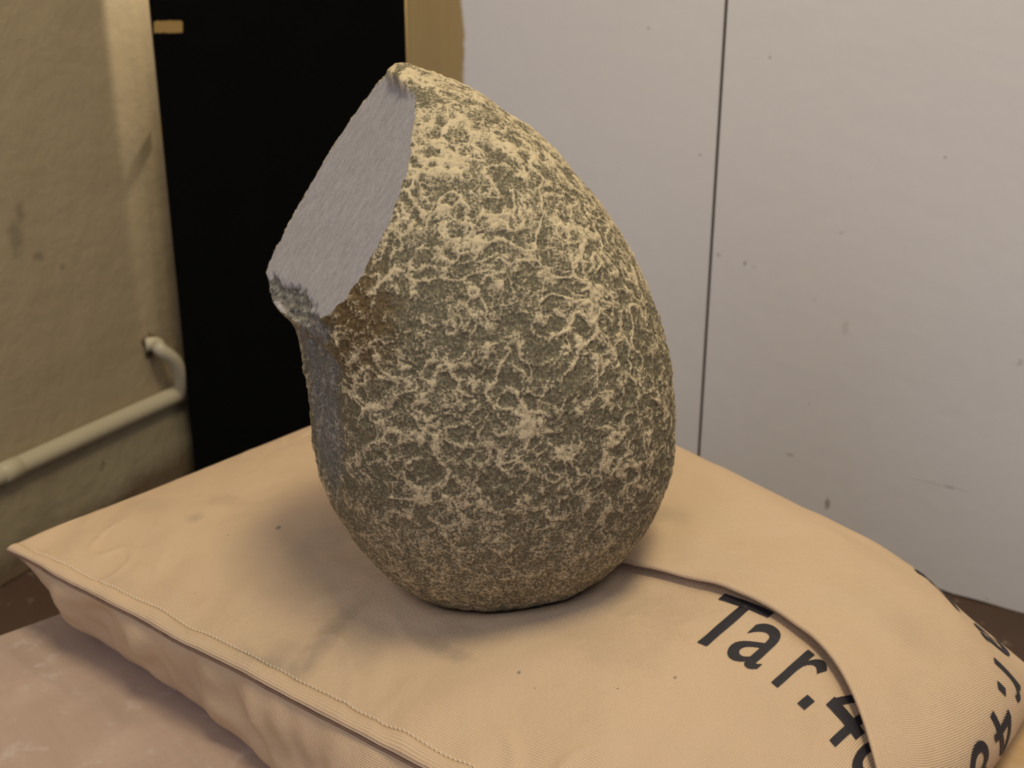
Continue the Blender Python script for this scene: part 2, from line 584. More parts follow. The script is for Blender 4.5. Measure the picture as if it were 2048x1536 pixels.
# ------------------------------------------------------------------ the table
TZ = CAM_Z - 0.38
K = np.array([-0.0147, 0.875, 0.0])
TD1 = np.array([-0.739, -0.674, 0.0]); TD1 /= np.linalg.norm(TD1)
TD2 = np.array([TD1[1] * -1, TD1[0], 0.0])
if TD2[0] < 0: TD2 = -TD2
TW, TL = 0.80, 1.15
g = NT('worn_varnished_wood')
v = g.obj()
grain = g.noise(g.mapping(v, (14, 1.2, 1)), 9, 6, 0.6, 0.4)
c = g.mix(grain, (0.3995, 0.2475, 0.1080), (0.4930, 0.3330, 0.1620))
worn = g.noise(v, 11, 6, 0.65)
pink = g.ramp(g.math('ADD', g.sep(v)[0], g.math('MULTIPLY', g.noise(v, 6, 3), 0.1)), 0.15, 0.30)
c = g.mix(pink, c, g.mix(grain, (0.3542, 0.2489, 0.1935), (0.4312, 0.3200, 0.2580)))
c = g.mix(g.math('MULTIPLY', g.ramp(worn, 0.45, 0.66), 0.75), c, (0.47, 0.35, 0.275))
c = g.mix(g.math('MULTIPLY', g.ramp(g.noise(g.mapping(v, (1, 1, 1), loc=(3, 1, 0)), 38, 6, 0.75), 0.54, 0.68), 0.45), c, (0.54, 0.46, 0.41))
g.bump(g.noise(v, 60, 5), 0.15, 0.003)
M_table = g.out(c, 0.55, 0.3)
table = empty('low_table', (K[0] + (TD1[0] * TW + TD2[0] * TL) / 2, K[1] + (TD1[1] * TW + TD2[1] * TL) / 2, 0))
tag(table, 'worn pinkish wooden table under the cushion', 'table')
top = frame_obj('tabletop', box_mesh('tabletop', (TW, TL, 0.024), 0.002, 2, centre=(TW / 2, TL / 2, -0.012)), M_table, K + np.array([0, 0, TZ]), TD1, TD2)
keep_world(top, table)
for a in (0.05, TW - 0.05):
    for b in (0.05, TL - 0.05):
        P = K + TD1 * a + TD2 * b
        o = frame_obj('leg', box_mesh('leg', (0.045, 0.045, TZ - 0.024), 0.003, 2, centre=(0, 0, (TZ - 0.024) / 2)), M_table, P, TD1, TD2)
        keep_world(o, table)

# ------------------------------------------------------------------ the stone
OUT = [(810, 125), (850, 140), (925, 168), (1010, 225), (1080, 275), (1150, 350), (1213, 430), (1260, 502), (1300, 592), (1330, 682),
       (1346, 780), (1352, 862), (1342, 945), (1313, 1027), (1268, 1098), (1208, 1156), (1130, 1199), (1045, 1219), (970, 1223), (880, 1211),
       (800, 1174), (732, 1112), (682, 1042), (645, 970), (622, 900), (611, 832), (605, 770), (595, 715), (578, 660), (556, 622), (536, 600),
       (524, 562), (523, 530), (541, 490), (571, 438), (610, 370), (638, 322), (657, 288), (690, 243), (730, 196), (770, 150), (790, 131)]
F0, TILT = 0.535, 0.18
ZC = at_plane(970, 715, (0, F0, 0), np.array([0, 1.0, 0]))[2]
PN = np.array([0, 1.0, -TILT])
P0 = np.array([0, F0, ZC])
CEN = at_plane(970, 715, P0, PN)
AX = ray(970, 715); AX /= np.linalg.norm(AX)              # away from the viewer
EX = np.array([1.0, 0, 0])
EZ = np.array([0, TILT, 1.0]); EZ /= np.linalg.norm(EZ)
def sp(px, py):
    d = at_plane(px, py, P0, PN) - CEN
    return float(d @ EX), float(d @ EZ)
o2 = np.array([sp(*q) for q in OUT]) * 0.987
th = np.arctan2(o2[:, 1], o2[:, 0]); rr = np.hypot(o2[:, 0], o2[:, 1])
od = np.argsort(th); th, rr = th[od], rr[od]
tt = np.linspace(-math.pi, math.pi, 1441)
# periodic smooth interpolation of the outline radius
th3 = np.concatenate([th - 2 * math.pi, th, th + 2 * math.pi]); r3 = np.concatenate([rr] * 3)
R1 = np.interp(tt, th3, r3)
def blur(a, s):
    k = np.exp(-0.5 * (np.arange(-200, 201) / s) ** 2); k /= k.sum()
    b = np.concatenate([a[:-1]] * 3)
    c = np.convolve(b, k, 'same')[len(a) - 1:2 * (len(a) - 1)]
    return np.append(c, c[0])
R1, R2 = blur(R1, 5), blur(R1, 70)
DEP = 0.083

N = 300
lin = np.tan(np.linspace(-math.pi / 4, math.pi / 4, N))
V, Q = [], []
aa, bb_ = np.meshgrid(lin, lin, indexing='ij')
aa, bb_ = aa.ravel(), bb_.ravel(); one = np.ones_like(aa)
for f, P in enumerate(((one, aa, bb_), (-one, bb_, aa), (bb_, one, aa), (aa, -one, bb_), (aa, bb_, one), (bb_, aa, -one))):
    V.append(np.stack(P, 1)); Q.append(grid_quads(N, N, f * N * N))
D = np.concatenate(V); D /= np.linalg.norm(D, axis=1)[:, None]
Q = np.concatenate(Q)
# local directions: x right, y away, z up
rho = np.hypot(D[:, 0], D[:, 2]); the = np.arctan2(D[:, 2], D[:, 0])
Re = np.interp(the, tt, R1); Rs = np.interp(the, tt, R2)
w = sstep(0.72, 0.99, rho)
Rm = Rs * (1 - w) + Re * w
Lp = np.stack([Rm * rho * np.cos(the), DEP * np.sign(D[:, 1]) * np.abs(D[:, 1]) ** 0.95, Rm * rho * np.sin(the)], 1)

def front_y(x, z):
    """depth of the uncut front surface at (x, z)"""
    t = math.atan2(z, x); r = math.hypot(x, z)
    q = min(r / float(np.interp(t, tt, R2)), 0.999)
    return -DEP * math.sqrt(1 - q * q) ** 0.95
def plane3(a, b, c, ref):
    a, b, c = map(np.array, (a, b, c))
    n = np.cross(b - a, c - a); n /= np.linalg.norm(n)
    if n @ (np.array(ref) - a) > 0: n = -n
    return a, n
cp = [(q[0], 0.004, q[1]) for q in (sp(740, 185), sp(600, 390), sp(530, 515))]
cp += [(q[0], front_y(*q) + 0.003, q[1]) for q in (sp(796, 260), sp(766, 445), sp(712, 650))]
cp = np.array(cp)
cut_a = cp.mean(0)
cut_n = np.linalg.svd(cp - cut_a)[2][2]
if cut_n @ cut_a < 0: cut_n = -cut_n
qA, qB, qC = sp(578, 655), sp(612, 850), sp(712, 742)
sc_a, sc_n = plane3((qA[0], 0.012, qA[1]), (qB[0], 0.004, qB[1]), (qC[0], front_y(*qC) + 0.004, qC[1]), (0, 0, 0))

# rough chipped edge of the cut, then relief
nd = Lp / 0.011
warp = np.stack([fbm(nd * 0.55 + 3, 2), fbm(nd * 0.55 + 31, 2), fbm(nd * 0.55 + 57, 2)], 1)
wp_ = nd + warp * 0.9
f1, f2 = voronoi(wp_ * np.array([0.95, 0.95, 0.95]))
net = 1 - sstep(0.02, 0.24, f2 - f1)                      # ridges between the peck marks
patch = fbm(Lp / 0.03 + 5, 3)
fine = fbm(Lp / 0.0022 + 11, 3, 0.6)
mid = fbm(Lp / 0.006 + 21, 3, 0.6)
def crest(p, k):
    return np.clip(1 - np.abs(gnoise(p)) * k, 0, 1)
w2 = np.stack([fbm(nd * 1.6 + 13, 2), fbm(nd * 1.6 + 41, 2), fbm(nd * 1.6 + 67, 2)], 1)
r1 = crest(nd * 0.62 + warp * 0.9 + w2 * 0.25 + 9, 5.2) * sstep(-0.60, 0.10, fbm(Lp / 0.022 + 50, 2))
r2 = crest(nd * 1.15 + warp * 0.8 + w2 * 0.35 + 77, 4.0) * sstep(-0.45, 0.20, fbm(Lp / 0.016 + 90, 2))
r3 = crest(nd * 2.4 + w2 * 0.6 + 33, 2.8) * sstep(-0.15, 0.40, mid)
ridge = np.maximum(np.maximum(0.95 * r1, 0.85 * r2), np.maximum(0.55 * r3, 0.55 * net * sstep(-0.2, 0.3, patch)))
ridge = np.clip(ridge + 0.30 * mid + 0.22 * fine, 0, 1.2)
lowz = sstep(sp(970, 1120)[1], sp(970, 880)[1], Lp[:, 2])   # the bottom is finely pecked, not netted
amp = 0.35 + 0.65 * lowz
big = fbm(Lp / 0.055 + 2, 3)
rel = 0.0016 * big + amp * 0.0008 * (ridge - 0.4) + 0.0008 * mid + 0.00030 * fine
Ln = Lp / np.linalg.norm(Lp, axis=1)[:, None]

def clip_plane(P, a, n, soft, noise):
    """pull points beyond the plane back onto it, towards the middle"""
    d = P @ n
    lim = a @ n + noise
    k = np.where(d > 1e-6, lim / np.maximum(d, 1e-6), 9.0)
    if soft > 0:
        h = np.clip(0.5 + 0.5 * (1.0 - k) / soft, 0, 1)
        kk = (1 - h) * 1.0 + h * np.minimum(k, 2) - soft * h * (1 - h)
        kk = np.minimum(kk, 1.0)
    else:
        kk = np.minimum(k, 1.0)
    return P * kk[:, None], np.clip((1 - k) / 0.07, 0, 1) * (k < 1)

Lr = Lp + Ln * rel[:, None]
Ls, m_sc = clip_plane(Lr, sc_a, sc_n, 0.05, 0.0016 * mid + 0.0022 * gnoise(Lp * np.array([1, 1, 0.45]) / 0.008))
la, lb = np.array(sp(522, 606)), np.array(sp(690, 705))
lt = (lb - la) / np.linalg.norm(lb - la)
below = -((Lr[:, [0, 2]] - la) @ np.array([-lt[1], lt[0]]))
sw = sstep(-0.003, 0.006, below + 0.0025 * mid)
Lr = Lr * (1 - sw[:, None]) + Ls * sw[:, None]
m_sc = m_sc * sw
chip = 0.0
zlo = sp(600, 590)[1]
Lc, m_cut = clip_plane(Lr, cut_a, cut_n, 0.0, 0.00012 * fine)
m_cut = (np.linalg.norm(Lr - Lc, axis=1) > 0.0004).astype(float)
# the knob at the tip was left standing proud of the cut
ka, kb = np.array(sp(762, 146)), np.array(sp(818, 206))
kt = (kb - ka) / np.linalg.norm(kb - ka)
kn = sstep(-0.0006, 0.0012, (Lr[:, [0, 2]] - ka) @ np.array([-kt[1], kt[0]]) + 0.0008 * mid)
# chipped lower lip of the cut
lp_ = [sp(*q) for q in ((524, 566), (560, 590), (598, 606), (640, 648), (672, 672))]
ld = np.full(len(Lr), 9.0)
for (a, b) in zip(lp_, lp_[1:]):
    a, b = np.array(a), np.array(b)
    pz = Lr[:, [0, 2]]
    t = np.clip(((pz - a) @ (b - a)) / ((b - a) @ (b - a)), 0, 1)
    ld = np.minimum(ld, np.hypot(*(pz - a - t[:, None] * (b - a)).T))
chipm = (1 - sstep(0.002, 0.007, ld + 0.003 * gnoise(Lp / 0.006 + 8))) * (Lr[:, 1] < 0.01)
Lf = Lc * (1 - kn[:, None]) + Lr * kn[:, None]
m_cut = m_cut * (1 - kn)
Lf = Lf - Ln * (chipm * 0.0022 * (1 + 0.8 * gnoise(Lp / 0.004)))[:, None]
m_cut = m_cut * (1 - sstep(0.35, 0.6, chipm))
W_ = CEN + Lf[:, :1] * EX + Lf[:, 1:2] * AX + Lf[:, 2:3] * EZ
ST_BASE = W_[W_[:, 2].argmin()].copy()

me = mesh_np('stone_body', W_ - ST_BASE, Q)
attr(me, 'ridge', ridge * amp + (1 - amp) * 0.42)
attr(me, 'cut', m_cut)
attr(me, 'scoop', np.clip(np.maximum(m_sc, 1.3 * chipm), 0, 1) * (1 - m_cut))
pale_upper = sstep(0.0, 0.10, Lf[:, 2] + 0.35 * Lf[:, 0]) * 0.55 + 0.42  # paleness rises towards the upper right
attr(me, 'pale_upper', pale_upper)
bp = np.array(sp(745, 650))
attr(me, 'brown', (1 - sstep(0.2, 1.0, np.hypot((Lf[:, 0] - bp[0]) / 0.026, (Lf[:, 2] - bp[1]) / 0.036) + 0.35 * mid)) * (Lf[:, 1] < 0))
weld(me, 2e-6)

g = NT('pecked_stone')
v = g.obj()
rd, cu, du, br_, scp = g.attr('ridge'), g.attr('cut'), g.attr('pale_upper'), g.attr('brown'), g.attr('scoop')
spk = g.noise(v, 850, 3, 0.7)
spk2 = g.noise(v, 210, 6, 0.78)
dark = g.mix(spk2, (0.078, 0.066, 0.040), (0.205, 0.175, 0.110))
dark = g.mix(g.math('MULTIPLY', br_, 0.8), dark, (0.105, 0.062, 0.020))
dark = g.mix(g.ramp(spk, 0.36, 0.64), g.mix(1.0, dark, (0.62, 0.62, 0.62), 'MULTIPLY'), g.mix(1.0, dark, (1.45, 1.42, 1.35), 'MULTIPLY'))
pale = g.mix(g.noise(v, 160, 4), (0.482, 0.384, 0.228), (0.660, 0.538, 0.346))
fac = g.math('ADD', g.math('SUBTRACT', g.math('MULTIPLY', rd, 1.15), 0.10), g.math('MULTIPLY', g.math('SUBTRACT', spk2, 0.5), 1.25))
fac = g.math('ADD', fac, g.math('MULTIPLY', g.math('SUBTRACT', spk, 0.5), 2.4))
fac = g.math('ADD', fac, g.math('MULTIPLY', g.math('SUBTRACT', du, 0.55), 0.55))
fac = g.math('SUBTRACT', fac, g.math('MULTIPLY', br_, 0.30))
fac = g.math('SUBTRACT', fac, g.math('MULTIPLY', scp, 0.15))
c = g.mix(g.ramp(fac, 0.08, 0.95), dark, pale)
c = g.mix(g.math('MULTIPLY', scp, 0.68), c, g.mix(g.ramp(g.math('ADD', g.math('MULTIPLY', spk, 0.6), g.math('MULTIPLY', spk2, 0.4)), 0.35, 0.65), (0.075, 0.074, 0.072), (0.25, 0.24, 0.23)))
vx = g.sep(v)
cmb = g.n('ShaderNodeCombineXYZ')
g.l(g.math('ADD', vx[0], g.math('MULTIPLY', vx[2], -0.30)), cmb.inputs[0])
g.l(g.math('ADD', vx[1], g.math('MULTIPLY', vx[2], 0.15)), cmb.inputs[1])
g.l(g.math('MULTIPLY', vx[2], 0.12), cmb.inputs[2])
st = g.noise(cmb.outputs[0], 420, 5, 0.7, 0.6)
grey = g.mix(g.ramp(st, 0.25, 0.75), (0.2790, 0.2622, 0.2667), (0.3999, 0.3772, 0.3831))
grey = g.mix(g.math('MULTIPLY', g.ramp(g.noise(v, 45, 4), 0.40, 0.7), 0.35), grey, (0.31, 0.295, 0.295))
c = g.mix(cu, c, grey)
bh = g.math('ADD', g.math('MULTIPLY', spk2, 0.6), g.math('MULTIPLY', spk, 0.4))
g.bump(bh, 0.5, 0.0012)
rg = g.math('ADD', 0.62, g.math('MULTIPLY', spk, 0.3))
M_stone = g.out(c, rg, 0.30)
stone = link('worked_stone', me, M_stone)
stone.location = ST_BASE
tag(stone, 'grey egg-shaped pecked stone with a flat cut face standing on the cushion', 'stone')

# lower surface of the stone as a height map, for the dent in the cushion
hx0, hy0, hs, hn = CEN[0] - 0.12, CEN[1] - 0.12, 0.002, 120
hm = np.full((hn, hn), 9.0)
lo = W_[W_[:, 2] < CEN[2]]
ix = ((lo[:, 0] - hx0) / hs).astype(int).clip(0, hn - 1); iy = ((lo[:, 1] - hy0) / hs).astype(int).clip(0, hn - 1)
np.minimum.at(hm, (ix, iy), lo[:, 2])
def stone_low(x, y):
    fx, fy = (x - hx0) / hs - 0.5, (y - hy0) / hs - 0.5
    ok = (fx > 0) & (fx < hn - 2) & (fy > 0) & (fy < hn - 2)
    fx, fy = fx.clip(0, hn - 2.01), fy.clip(0, hn - 2.01)
    i, j = fx.astype(int), fy.astype(int); a, b = fx - i, fy - j
    z = hm[i, j] * (1 - a) * (1 - b) + hm[i + 1, j] * a * (1 - b) + hm[i, j + 1] * (1 - a) * b + hm[i + 1, j + 1] * a * b
    return np.where(ok, z, 9.0)

# ------------------------------------------------------------------ the cushion
CA = np.array([-0.290, 0.615]); CB = np.array([0.088, 0.323])
E1 = (CB - CA); E1 /= np.linalg.norm(E1); CL = 0.508
E2 = np.array([-E1[1], E1[0]])
CW = 0.284
RIM_Z = TZ + 0.058

def prof(d, w, p):
    q = np.clip(1 - d / w, 0, 1)
    return np.maximum(1 - q * q, 0) ** p

def cushion(s, t, side, grow=0.0):
    """point on the cushion: s along the seam, t across, side +1 top, -1 underside"""
    L, Wd = CL + grow, CW + grow
    sa, ta_ = s.clip(0, L), t.clip(0, Wd)
    n3 = np.stack([s * 14, t * 14, np.zeros_like(s)], 1)
    lump = fbm(n3 + 4, 3)
    if side > 0:
        e = prof(ta_, 0.14, 0.95) * prof(Wd - ta_, 0.07, 0.50) * prof(sa, 0.25, 0.90) * prof(L - sa, 0.075, 0.50)
        hgt = (0.038 + grow + 0.030 * np.exp(-((sa - 0.27) / 0.11) ** 2) * sstep(0.12, 0.25, ta_)) * e
        rim = RIM_Z - 0.020 * sstep(CL - 0.13, CL, sa) - 0.012 * sstep(0.16, CW, ta_) * sstep(0.1, 0.4, sa) - 0.002
        pk = gnoise(np.stack([s * 34, t * 10, s * 0 + 2], 1)) * np.exp(-ta_ / 0.030) * prof(ta_, 0.030, 1.0)
        pk2 = gnoise(np.stack([s * 60 + t * 40, t * 18, s * 0 + 7], 1)) * np.exp(-np.minimum(ta_, sa) / 0.03) * prof(np.minimum(ta_, sa), 0.010, 0.5)
        cr = np.clip(1 - np.abs(gnoise(np.stack([s * 26 + t * 14, t * 20 - s * 9, s * 0 + 31], 1))) * 5, 0, 1) ** 2
        cr = cr * np.exp(-np.minimum(ta_, sa * 0.7) / 0.05) * prof(np.minimum(ta_, sa), 0.02, 1.0) * sstep(-0.1, 0.3, gnoise(np.stack([s * 17, t * 17, s * 0 + 3], 1)))
        z = rim + hgt + 0.0042 * lump * e + 0.0080 * pk + 0.0020 * pk2 + 0.0022 * cr
    else:
        e = prof(ta_, 0.034 - 0.020 * sstep(0.06, 0.28, sa), 0.50) * prof(Wd - ta_, 0.045, 0.55) * prof(sa, 0.060, 0.60) * prof(L - sa, 0.022, 0.50)
        rim = RIM_Z - 0.020 * sstep(CL - 0.13, CL, sa) - 0.012 * sstep(0.16, CW, ta_) * sstep(0.1, 0.4, sa) - 0.002
        z = rim - (rim - TZ - 0.0006) * np.minimum(e * 1.03, 1.0)
        dz = np.clip((rim - z) / np.maximum(rim - TZ, 1e-4), 0, 1)
        fold = gnoise(np.stack([s * 26 + dz * 0.9, dz * 1.3, s * 0 + 5], 1)) + 0.45 * gnoise(np.stack([s * 62 - dz * 1.5, dz * 2.6, s * 0 + 15], 1))
        z = np.maximum(z + 0.004 * fold * np.sin(math.pi * dz), TZ + 0.0006)
    wob = 0.0016 * gnoise(np.stack([s * 22, s * 0, s * 0 + 1], 1)) * np.exp(-ta_ / 0.02)
    tw = t + wob
    if side < 0:
        tw = tw + (0.0095 * fold * np.sin(math.pi * dz) - 0.027 * sstep(0.10, 0.38, s) * dz ** 1.3) * np.exp(-ta_ / 0.04)
    s = s - 0.032 * sstep(L - 0.12, L, sa) * (1 - ta_ / Wd)
    pull = 0.015 * sstep(L - 0.10, L, sa) * sstep(Wd - 0.10, Wd, ta_)
    s, tw = s - pull * 0.7, tw - pull * 0.7
    x = CA[0] + E1[0] * s + E2[0] * tw
    y = CA[1] + E1[1] * s + E2[1] * tw
    if side > 0:
        sl = stone_low(x, y) - 0.0004
        k = 0.006
        h = np.clip(0.5 + 0.5 * (sl - z) / k, 0, 1)
        zs = sl * (1 - h) + z * h - k * h * (1 - h)
        z = np.where(sl < 5, np.minimum(zs, z), z)
    return np.stack([x, y, z], 1)

def cosd(n, a, b):
    u = np.linspace(0, 1, n)
    return a + (b - a) * (0.55 * (0.5 - 0.5 * np.cos(math.pi * u)) + 0.45 * u)

cush = empty('cushion', (CA[0] + E1[0] * CL / 2 + E2[0] * CW / 2, CA[1] + E1[1] * CL / 2 + E2[1] * CW / 2, TZ))
tag(cush, 'peach canvas cushion printed with a black inventory number under the stone', 'cushion')

# cloth
def cloth_material(name, stains_shade):
    g = NT(name)
    u = g.uv()
    su = g.sep(u)
    a = g.math('SINE', g.math('MULTIPLY', g.math('ADD', su[0], su[1]), 2 * math.pi / 0.0021))
    b = g.math('SINE', g.math('MULTIPLY', g.math('SUBTRACT', su[0], su[1]), 2 * math.pi / 0.0021))
    weave = g.math('MULTIPLY', a, b)
    c = g.mix(g.noise(u, 25, 4), (0.5895, 0.4217, 0.2743), (0.6390, 0.4655, 0.3115))
    c = g.mix(g.math('MULTIPLY', g.ramp(weave, 0.0, 0.9), 0.30), c, (0.80, 0.60, 0.38))
    c = g.mix(g.math('MULTIPLY', g.ramp(weave, 0.0, -0.9), 0.26), c, (0.46, 0.28, 0.13))
    wp = g.math('MULTIPLY', g.math('SUBTRACT', g.noise(u, 60, 5, 0.7), 0.5), 2.6)
    for (s, t, rs, rt, al) in stains_shade:
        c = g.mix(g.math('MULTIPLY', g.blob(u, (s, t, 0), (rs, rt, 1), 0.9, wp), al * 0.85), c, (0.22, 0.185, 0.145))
    c = g.mix(g.math('MULTIPLY', g.ramp(g.noise(u, 420, 1), 0.79, 0.82), 0.8), c, (0.08, 0.065, 0.05))
    c = g.mix(g.math('MULTIPLY', g.ramp(g.noise(u, 9, 5, 0.65), 0.52, 0.75), 0.16), c, (0.36, 0.30, 0.24))
    hgt = g.math('ADD', g.math('MULTIPLY', weave, 0.5), g.math('MULTIPLY', g.noise(u, 32, 4), 6.0))
    g.bump(hgt, 0.75, 0.0006)
    return g.out(c, 0.75, 0.2)

def st_on(px, py, n=40):
    """cushion coordinates of the top-surface point seen at a pixel of the photograph"""
    z = TZ + 0.085
    d = at_z(px, py, z)[:2] - CA
    q = np.array([d @ E1, d @ E2])
    for _ in range(n):
        p = cushion(q[:1], q[1:], 1)[0]
        z = 0.5 * z + 0.5 * float(p[2])
        e = at_z(px, py, z)[:2] - p[:2]
        q = np.clip(q + 0.6 * np.array([e @ E1, e @ E2]), 0.0, [CL, CW])
    return q

stains_shade = []
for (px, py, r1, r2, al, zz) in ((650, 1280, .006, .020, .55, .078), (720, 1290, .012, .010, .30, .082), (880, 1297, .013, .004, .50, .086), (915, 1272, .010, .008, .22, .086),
                                 (500, 1330, .016, .006, .55, .066), (560, 1310, .012, .010, .35, .072), (650, 1125, .022, .026, .22, .088), (665, 1060, .016, .018, .20, .088),  # the last two, left of the stone, paint in its cast shadow
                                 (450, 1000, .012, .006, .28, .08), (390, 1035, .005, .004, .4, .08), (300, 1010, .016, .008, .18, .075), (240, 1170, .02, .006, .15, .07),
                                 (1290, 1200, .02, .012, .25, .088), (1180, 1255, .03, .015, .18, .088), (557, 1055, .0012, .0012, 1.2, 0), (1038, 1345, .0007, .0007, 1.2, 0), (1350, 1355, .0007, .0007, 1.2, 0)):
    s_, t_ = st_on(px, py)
    stains_shade.append((s_, t_, r1, r2, al))
M_cloth = cloth_material('peach_canvas', stains_shade)
fst = []
for (px, py, r1, r2, al) in ((1330, 1060, .014, .010, .35), (1420, 1080, .012, .006, .28), (1900, 1350, .012, .01, .12)):
    s_, t_ = st_on(px, py)
    fst.append((s_, t_, r1, r2, al))
M_flap = cloth_material('peach_canvas_flap', fst)

ns, nt = 300, 190
S, T = np.meshgrid(cosd(ns, 0, CL), cosd(nt, 0, CW), indexing='ij')
S, T = S.ravel(), T.ravel()
top_v = cushion(S, T, 1); bot_v = cushion(S, T, -1)
me = mesh_np('cover', np.concatenate([top_v, bot_v]), np.concatenate([grid_quads(ns, nt, 0), grid_quads(ns, nt, ns * nt, True)]))
uv_from_verts(me, np.concatenate([np.stack([S, T], 1), np.stack([S, -(T + RIM_Z - bot_v[:, 2])], 1)]))
# close the rim where the two sheets differ slightly
bm = bmesh.new(); bm.from_mesh(me)
bmesh.ops.remove_doubles(bm, verts=bm.verts, dist=2e-5)
be = [e for e in bm.edges if e.is_boundary]
if be:
    bmesh.ops.holes_fill(bm, edges=be, sides=8)
bmesh.ops.recalc_face_normals(bm, faces=bm.faces)
bm.to_mesh(me); bm.free()
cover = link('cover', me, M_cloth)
keep_world(cover, cush)

# flap folded over the back long side
fe = np.array([st_on(*q) for q in ((1235, 1141), (1340, 1162), (1450, 1192), (1560, 1246), (1645, 1308), (1700, 1405), (1738, 1500), (1752, 1570))])
fe = fe[np.argsort(fe[:, 0])]
def t_flap(s):
    return np.interp(s, np.concatenate([[0.0, 0.06, 0.10, 0.20], fe[:, 0], [0.53]]),
                     np.concatenate([[CW, CW - 0.02, 0.225, max(0.150, fe[0, 1])], fe[:, 1], [fe[-1, 1] - 0.03]]))
ss = np.linspace(0, 0.52, 208)
tf_tab = t_flap(ss)
kk = np.exp(-0.5 * (np.arange(-20, 21) / 5.0) ** 2); kk /= kk.sum()
tf_tab = np.convolve(np.pad(tf_tab, 20, mode='edge'), kk, 'valid')
GROW = 0.0035
ns2, nt2 = 240, 110
Sf = np.concatenate([np.linspace(0.05, CL - 0.05, ns2 - 90), CL - 0.05 + (0.05 + GROW) * np.sin(np.linspace(0, math.pi / 2, 91))[1:]])
Bf = np.concatenate([np.linspace(0, 0.8, 70), 0.8 + 0.2 * np.sin(np.linspace(0, math.pi / 2, nt2 - 69))[1:]])
S2, B2 = np.meshgrid(Sf, Bf, indexing='ij')
TF = np.interp(Sf, ss, tf_tab)[:, None] * np.ones((1, nt2))
T2 = TF + (CW + GROW - TF) * B2
S2, T2, TF = S2.ravel(), T2.ravel(), TF.ravel()
def flap_pt(s, t, side, lift=None):
    p = cushion(s, t, side, GROW)
    if side > 0:
        de = t - np.interp(s, ss, tf_tab)
        lf = 0.0014 + 0.0022 * np.exp(-de / 0.018) * (1 - 0.5 * sstep(0.02, 0.0, CL - s))
        if lift is not None: lf = lift
        fw = 0.0012 * gnoise(np.stack([s * 16, t * 30, s * 0 + 21], 1)) + 0.0007 * gnoise(np.stack([s * 40 - t * 25, t * 40, s * 0 + 23], 1))
        ed = prof(CW + GROW - t, 0.02, 0.5) * prof(CL + GROW - s, 0.02, 0.5)
        p[:, 2] += (lf + fw) * ed
    return p
ft = flap_pt(S2, T2, 1); fb = flap_pt(S2, T2, -1)
# hem: the cloth turns under at the free edge
hem = []
for dt, lf in ((-0.0009, 0.0029), (-0.0009, 0.0018), (0.0008, 0.0010), (0.010, 0.0006)):
    s1 = Sf; t1_ = np.interp(Sf, ss, tf_tab) + dt
    hem.append(flap_pt(s1, t1_, 1, np.full(len(s1), lf)))
hem = np.stack(hem, 1)                                   # ns2 x 4
nv = ns2 * nt2
he = np.concatenate([ft.reshape(ns2, nt2, 3)[:, :1], hem], 1).reshape(-1, 3)
ub = np.repeat(Sf, 5)
keepq = grid_quads(ns2, nt2, nv, True)
bv = fb.reshape(-1, 3)
# of the underside keep only what shows beside the cushion (not the part lying on the table)
zq = bv[keepq - nv][:, :, 2].max(1)
near = (T2[keepq - nv].max(1) > CW - 0.055) | (S2[keepq - nv].max(1) > CL - 0.06)
keepq = keepq[near & (T2[keepq - nv].min(1) > TF[keepq - nv].max(1) * 0 + 0.0)]
me = mesh_np('flap', np.concatenate([ft, fb, he]), np.concatenate([grid_quads(ns2, nt2, 0), keepq, grid_quads(ns2, 5, 2 * nv, True)]))
uvh = np.stack([ub, np.tile(np.linspace(0, 0.006, 5), ns2)], 1)
def cum(g3, ax):
    d = np.linalg.norm(np.diff(g3, axis=ax), axis=2)
    z = np.zeros_like(np.take(d, [0], axis=ax))
    return np.concatenate([z, np.cumsum(d, axis=ax)], axis=ax)
gt, gb = ft.reshape(ns2, nt2, 3), fb.reshape(ns2, nt2, 3)
Ut = Sf[0] + cum(gt, 0)
Vt = TF.reshape(ns2, nt2)[:, :1] + cum(gt, 1)
Ub = Ut[-1:] + cum(gb[::-1], 0)[::-1]
Vb = Vt[:, -1:] + cum(gb[:, ::-1], 1)[:, ::-1]
uv_from_verts(me, np.concatenate([np.stack([Ut.ravel(), Vt.ravel()], 1), np.stack([Ub.ravel(), Vb.ravel()], 1), uvh]))
bm = bmesh.new(); bm.from_mesh(me)
bmesh.ops.remove_doubles(bm, verts=bm.verts, dist=2e-5)
bmesh.ops.delete(bm, geom=[x for x in bm.verts if not x.link_faces], context='VERTS')
bmesh.ops.recalc_face_normals(bm, faces=bm.faces)
bm.to_mesh(me); bm.free()
flap = link('flap', me, M_flap)
keep_world(flap, cush)
flap['label'] = 'folded canvas flap lying over the printed number'

# seam band along the front edge, its dark edge and its stitches
sb = np.linspace(0.002, CL - 0.002, 420)
rows = []
for t0, up in ((0.0002, -0.0012), (-0.0012, 0.0002), (0.0006, 0.0016), (0.0028, 0.0019), (0.0050, 0.0015), (0.0064, 0.0008), (0.0069, -0.0005)):
    p = cushion(sb, np.full(len(sb), max(t0, 0.0)), 1)
    p[:, 0] += E2[0] * min(t0, 0); p[:, 1] += E2[1] * min(t0, 0)
    p[:, 2] += up + 0.0003 * gnoise(np.stack([sb * 90, sb * 0 + t0 * 200, sb * 0], 1))
    rows.append(p)
bandv = np.stack(rows, 1)
me = mesh_np('seam_band', bandv.reshape(-1, 3), grid_quads(len(sb), 7, 0, True))
uv_from_verts(me, np.stack([np.repeat(sb, 7), np.tile(np.linspace(-0.012, 0.0, 7), len(sb))], 1))
o = link('seam_band', me, M_cloth); keep_world(o, cush)
g = NT('dark_seam_edge')
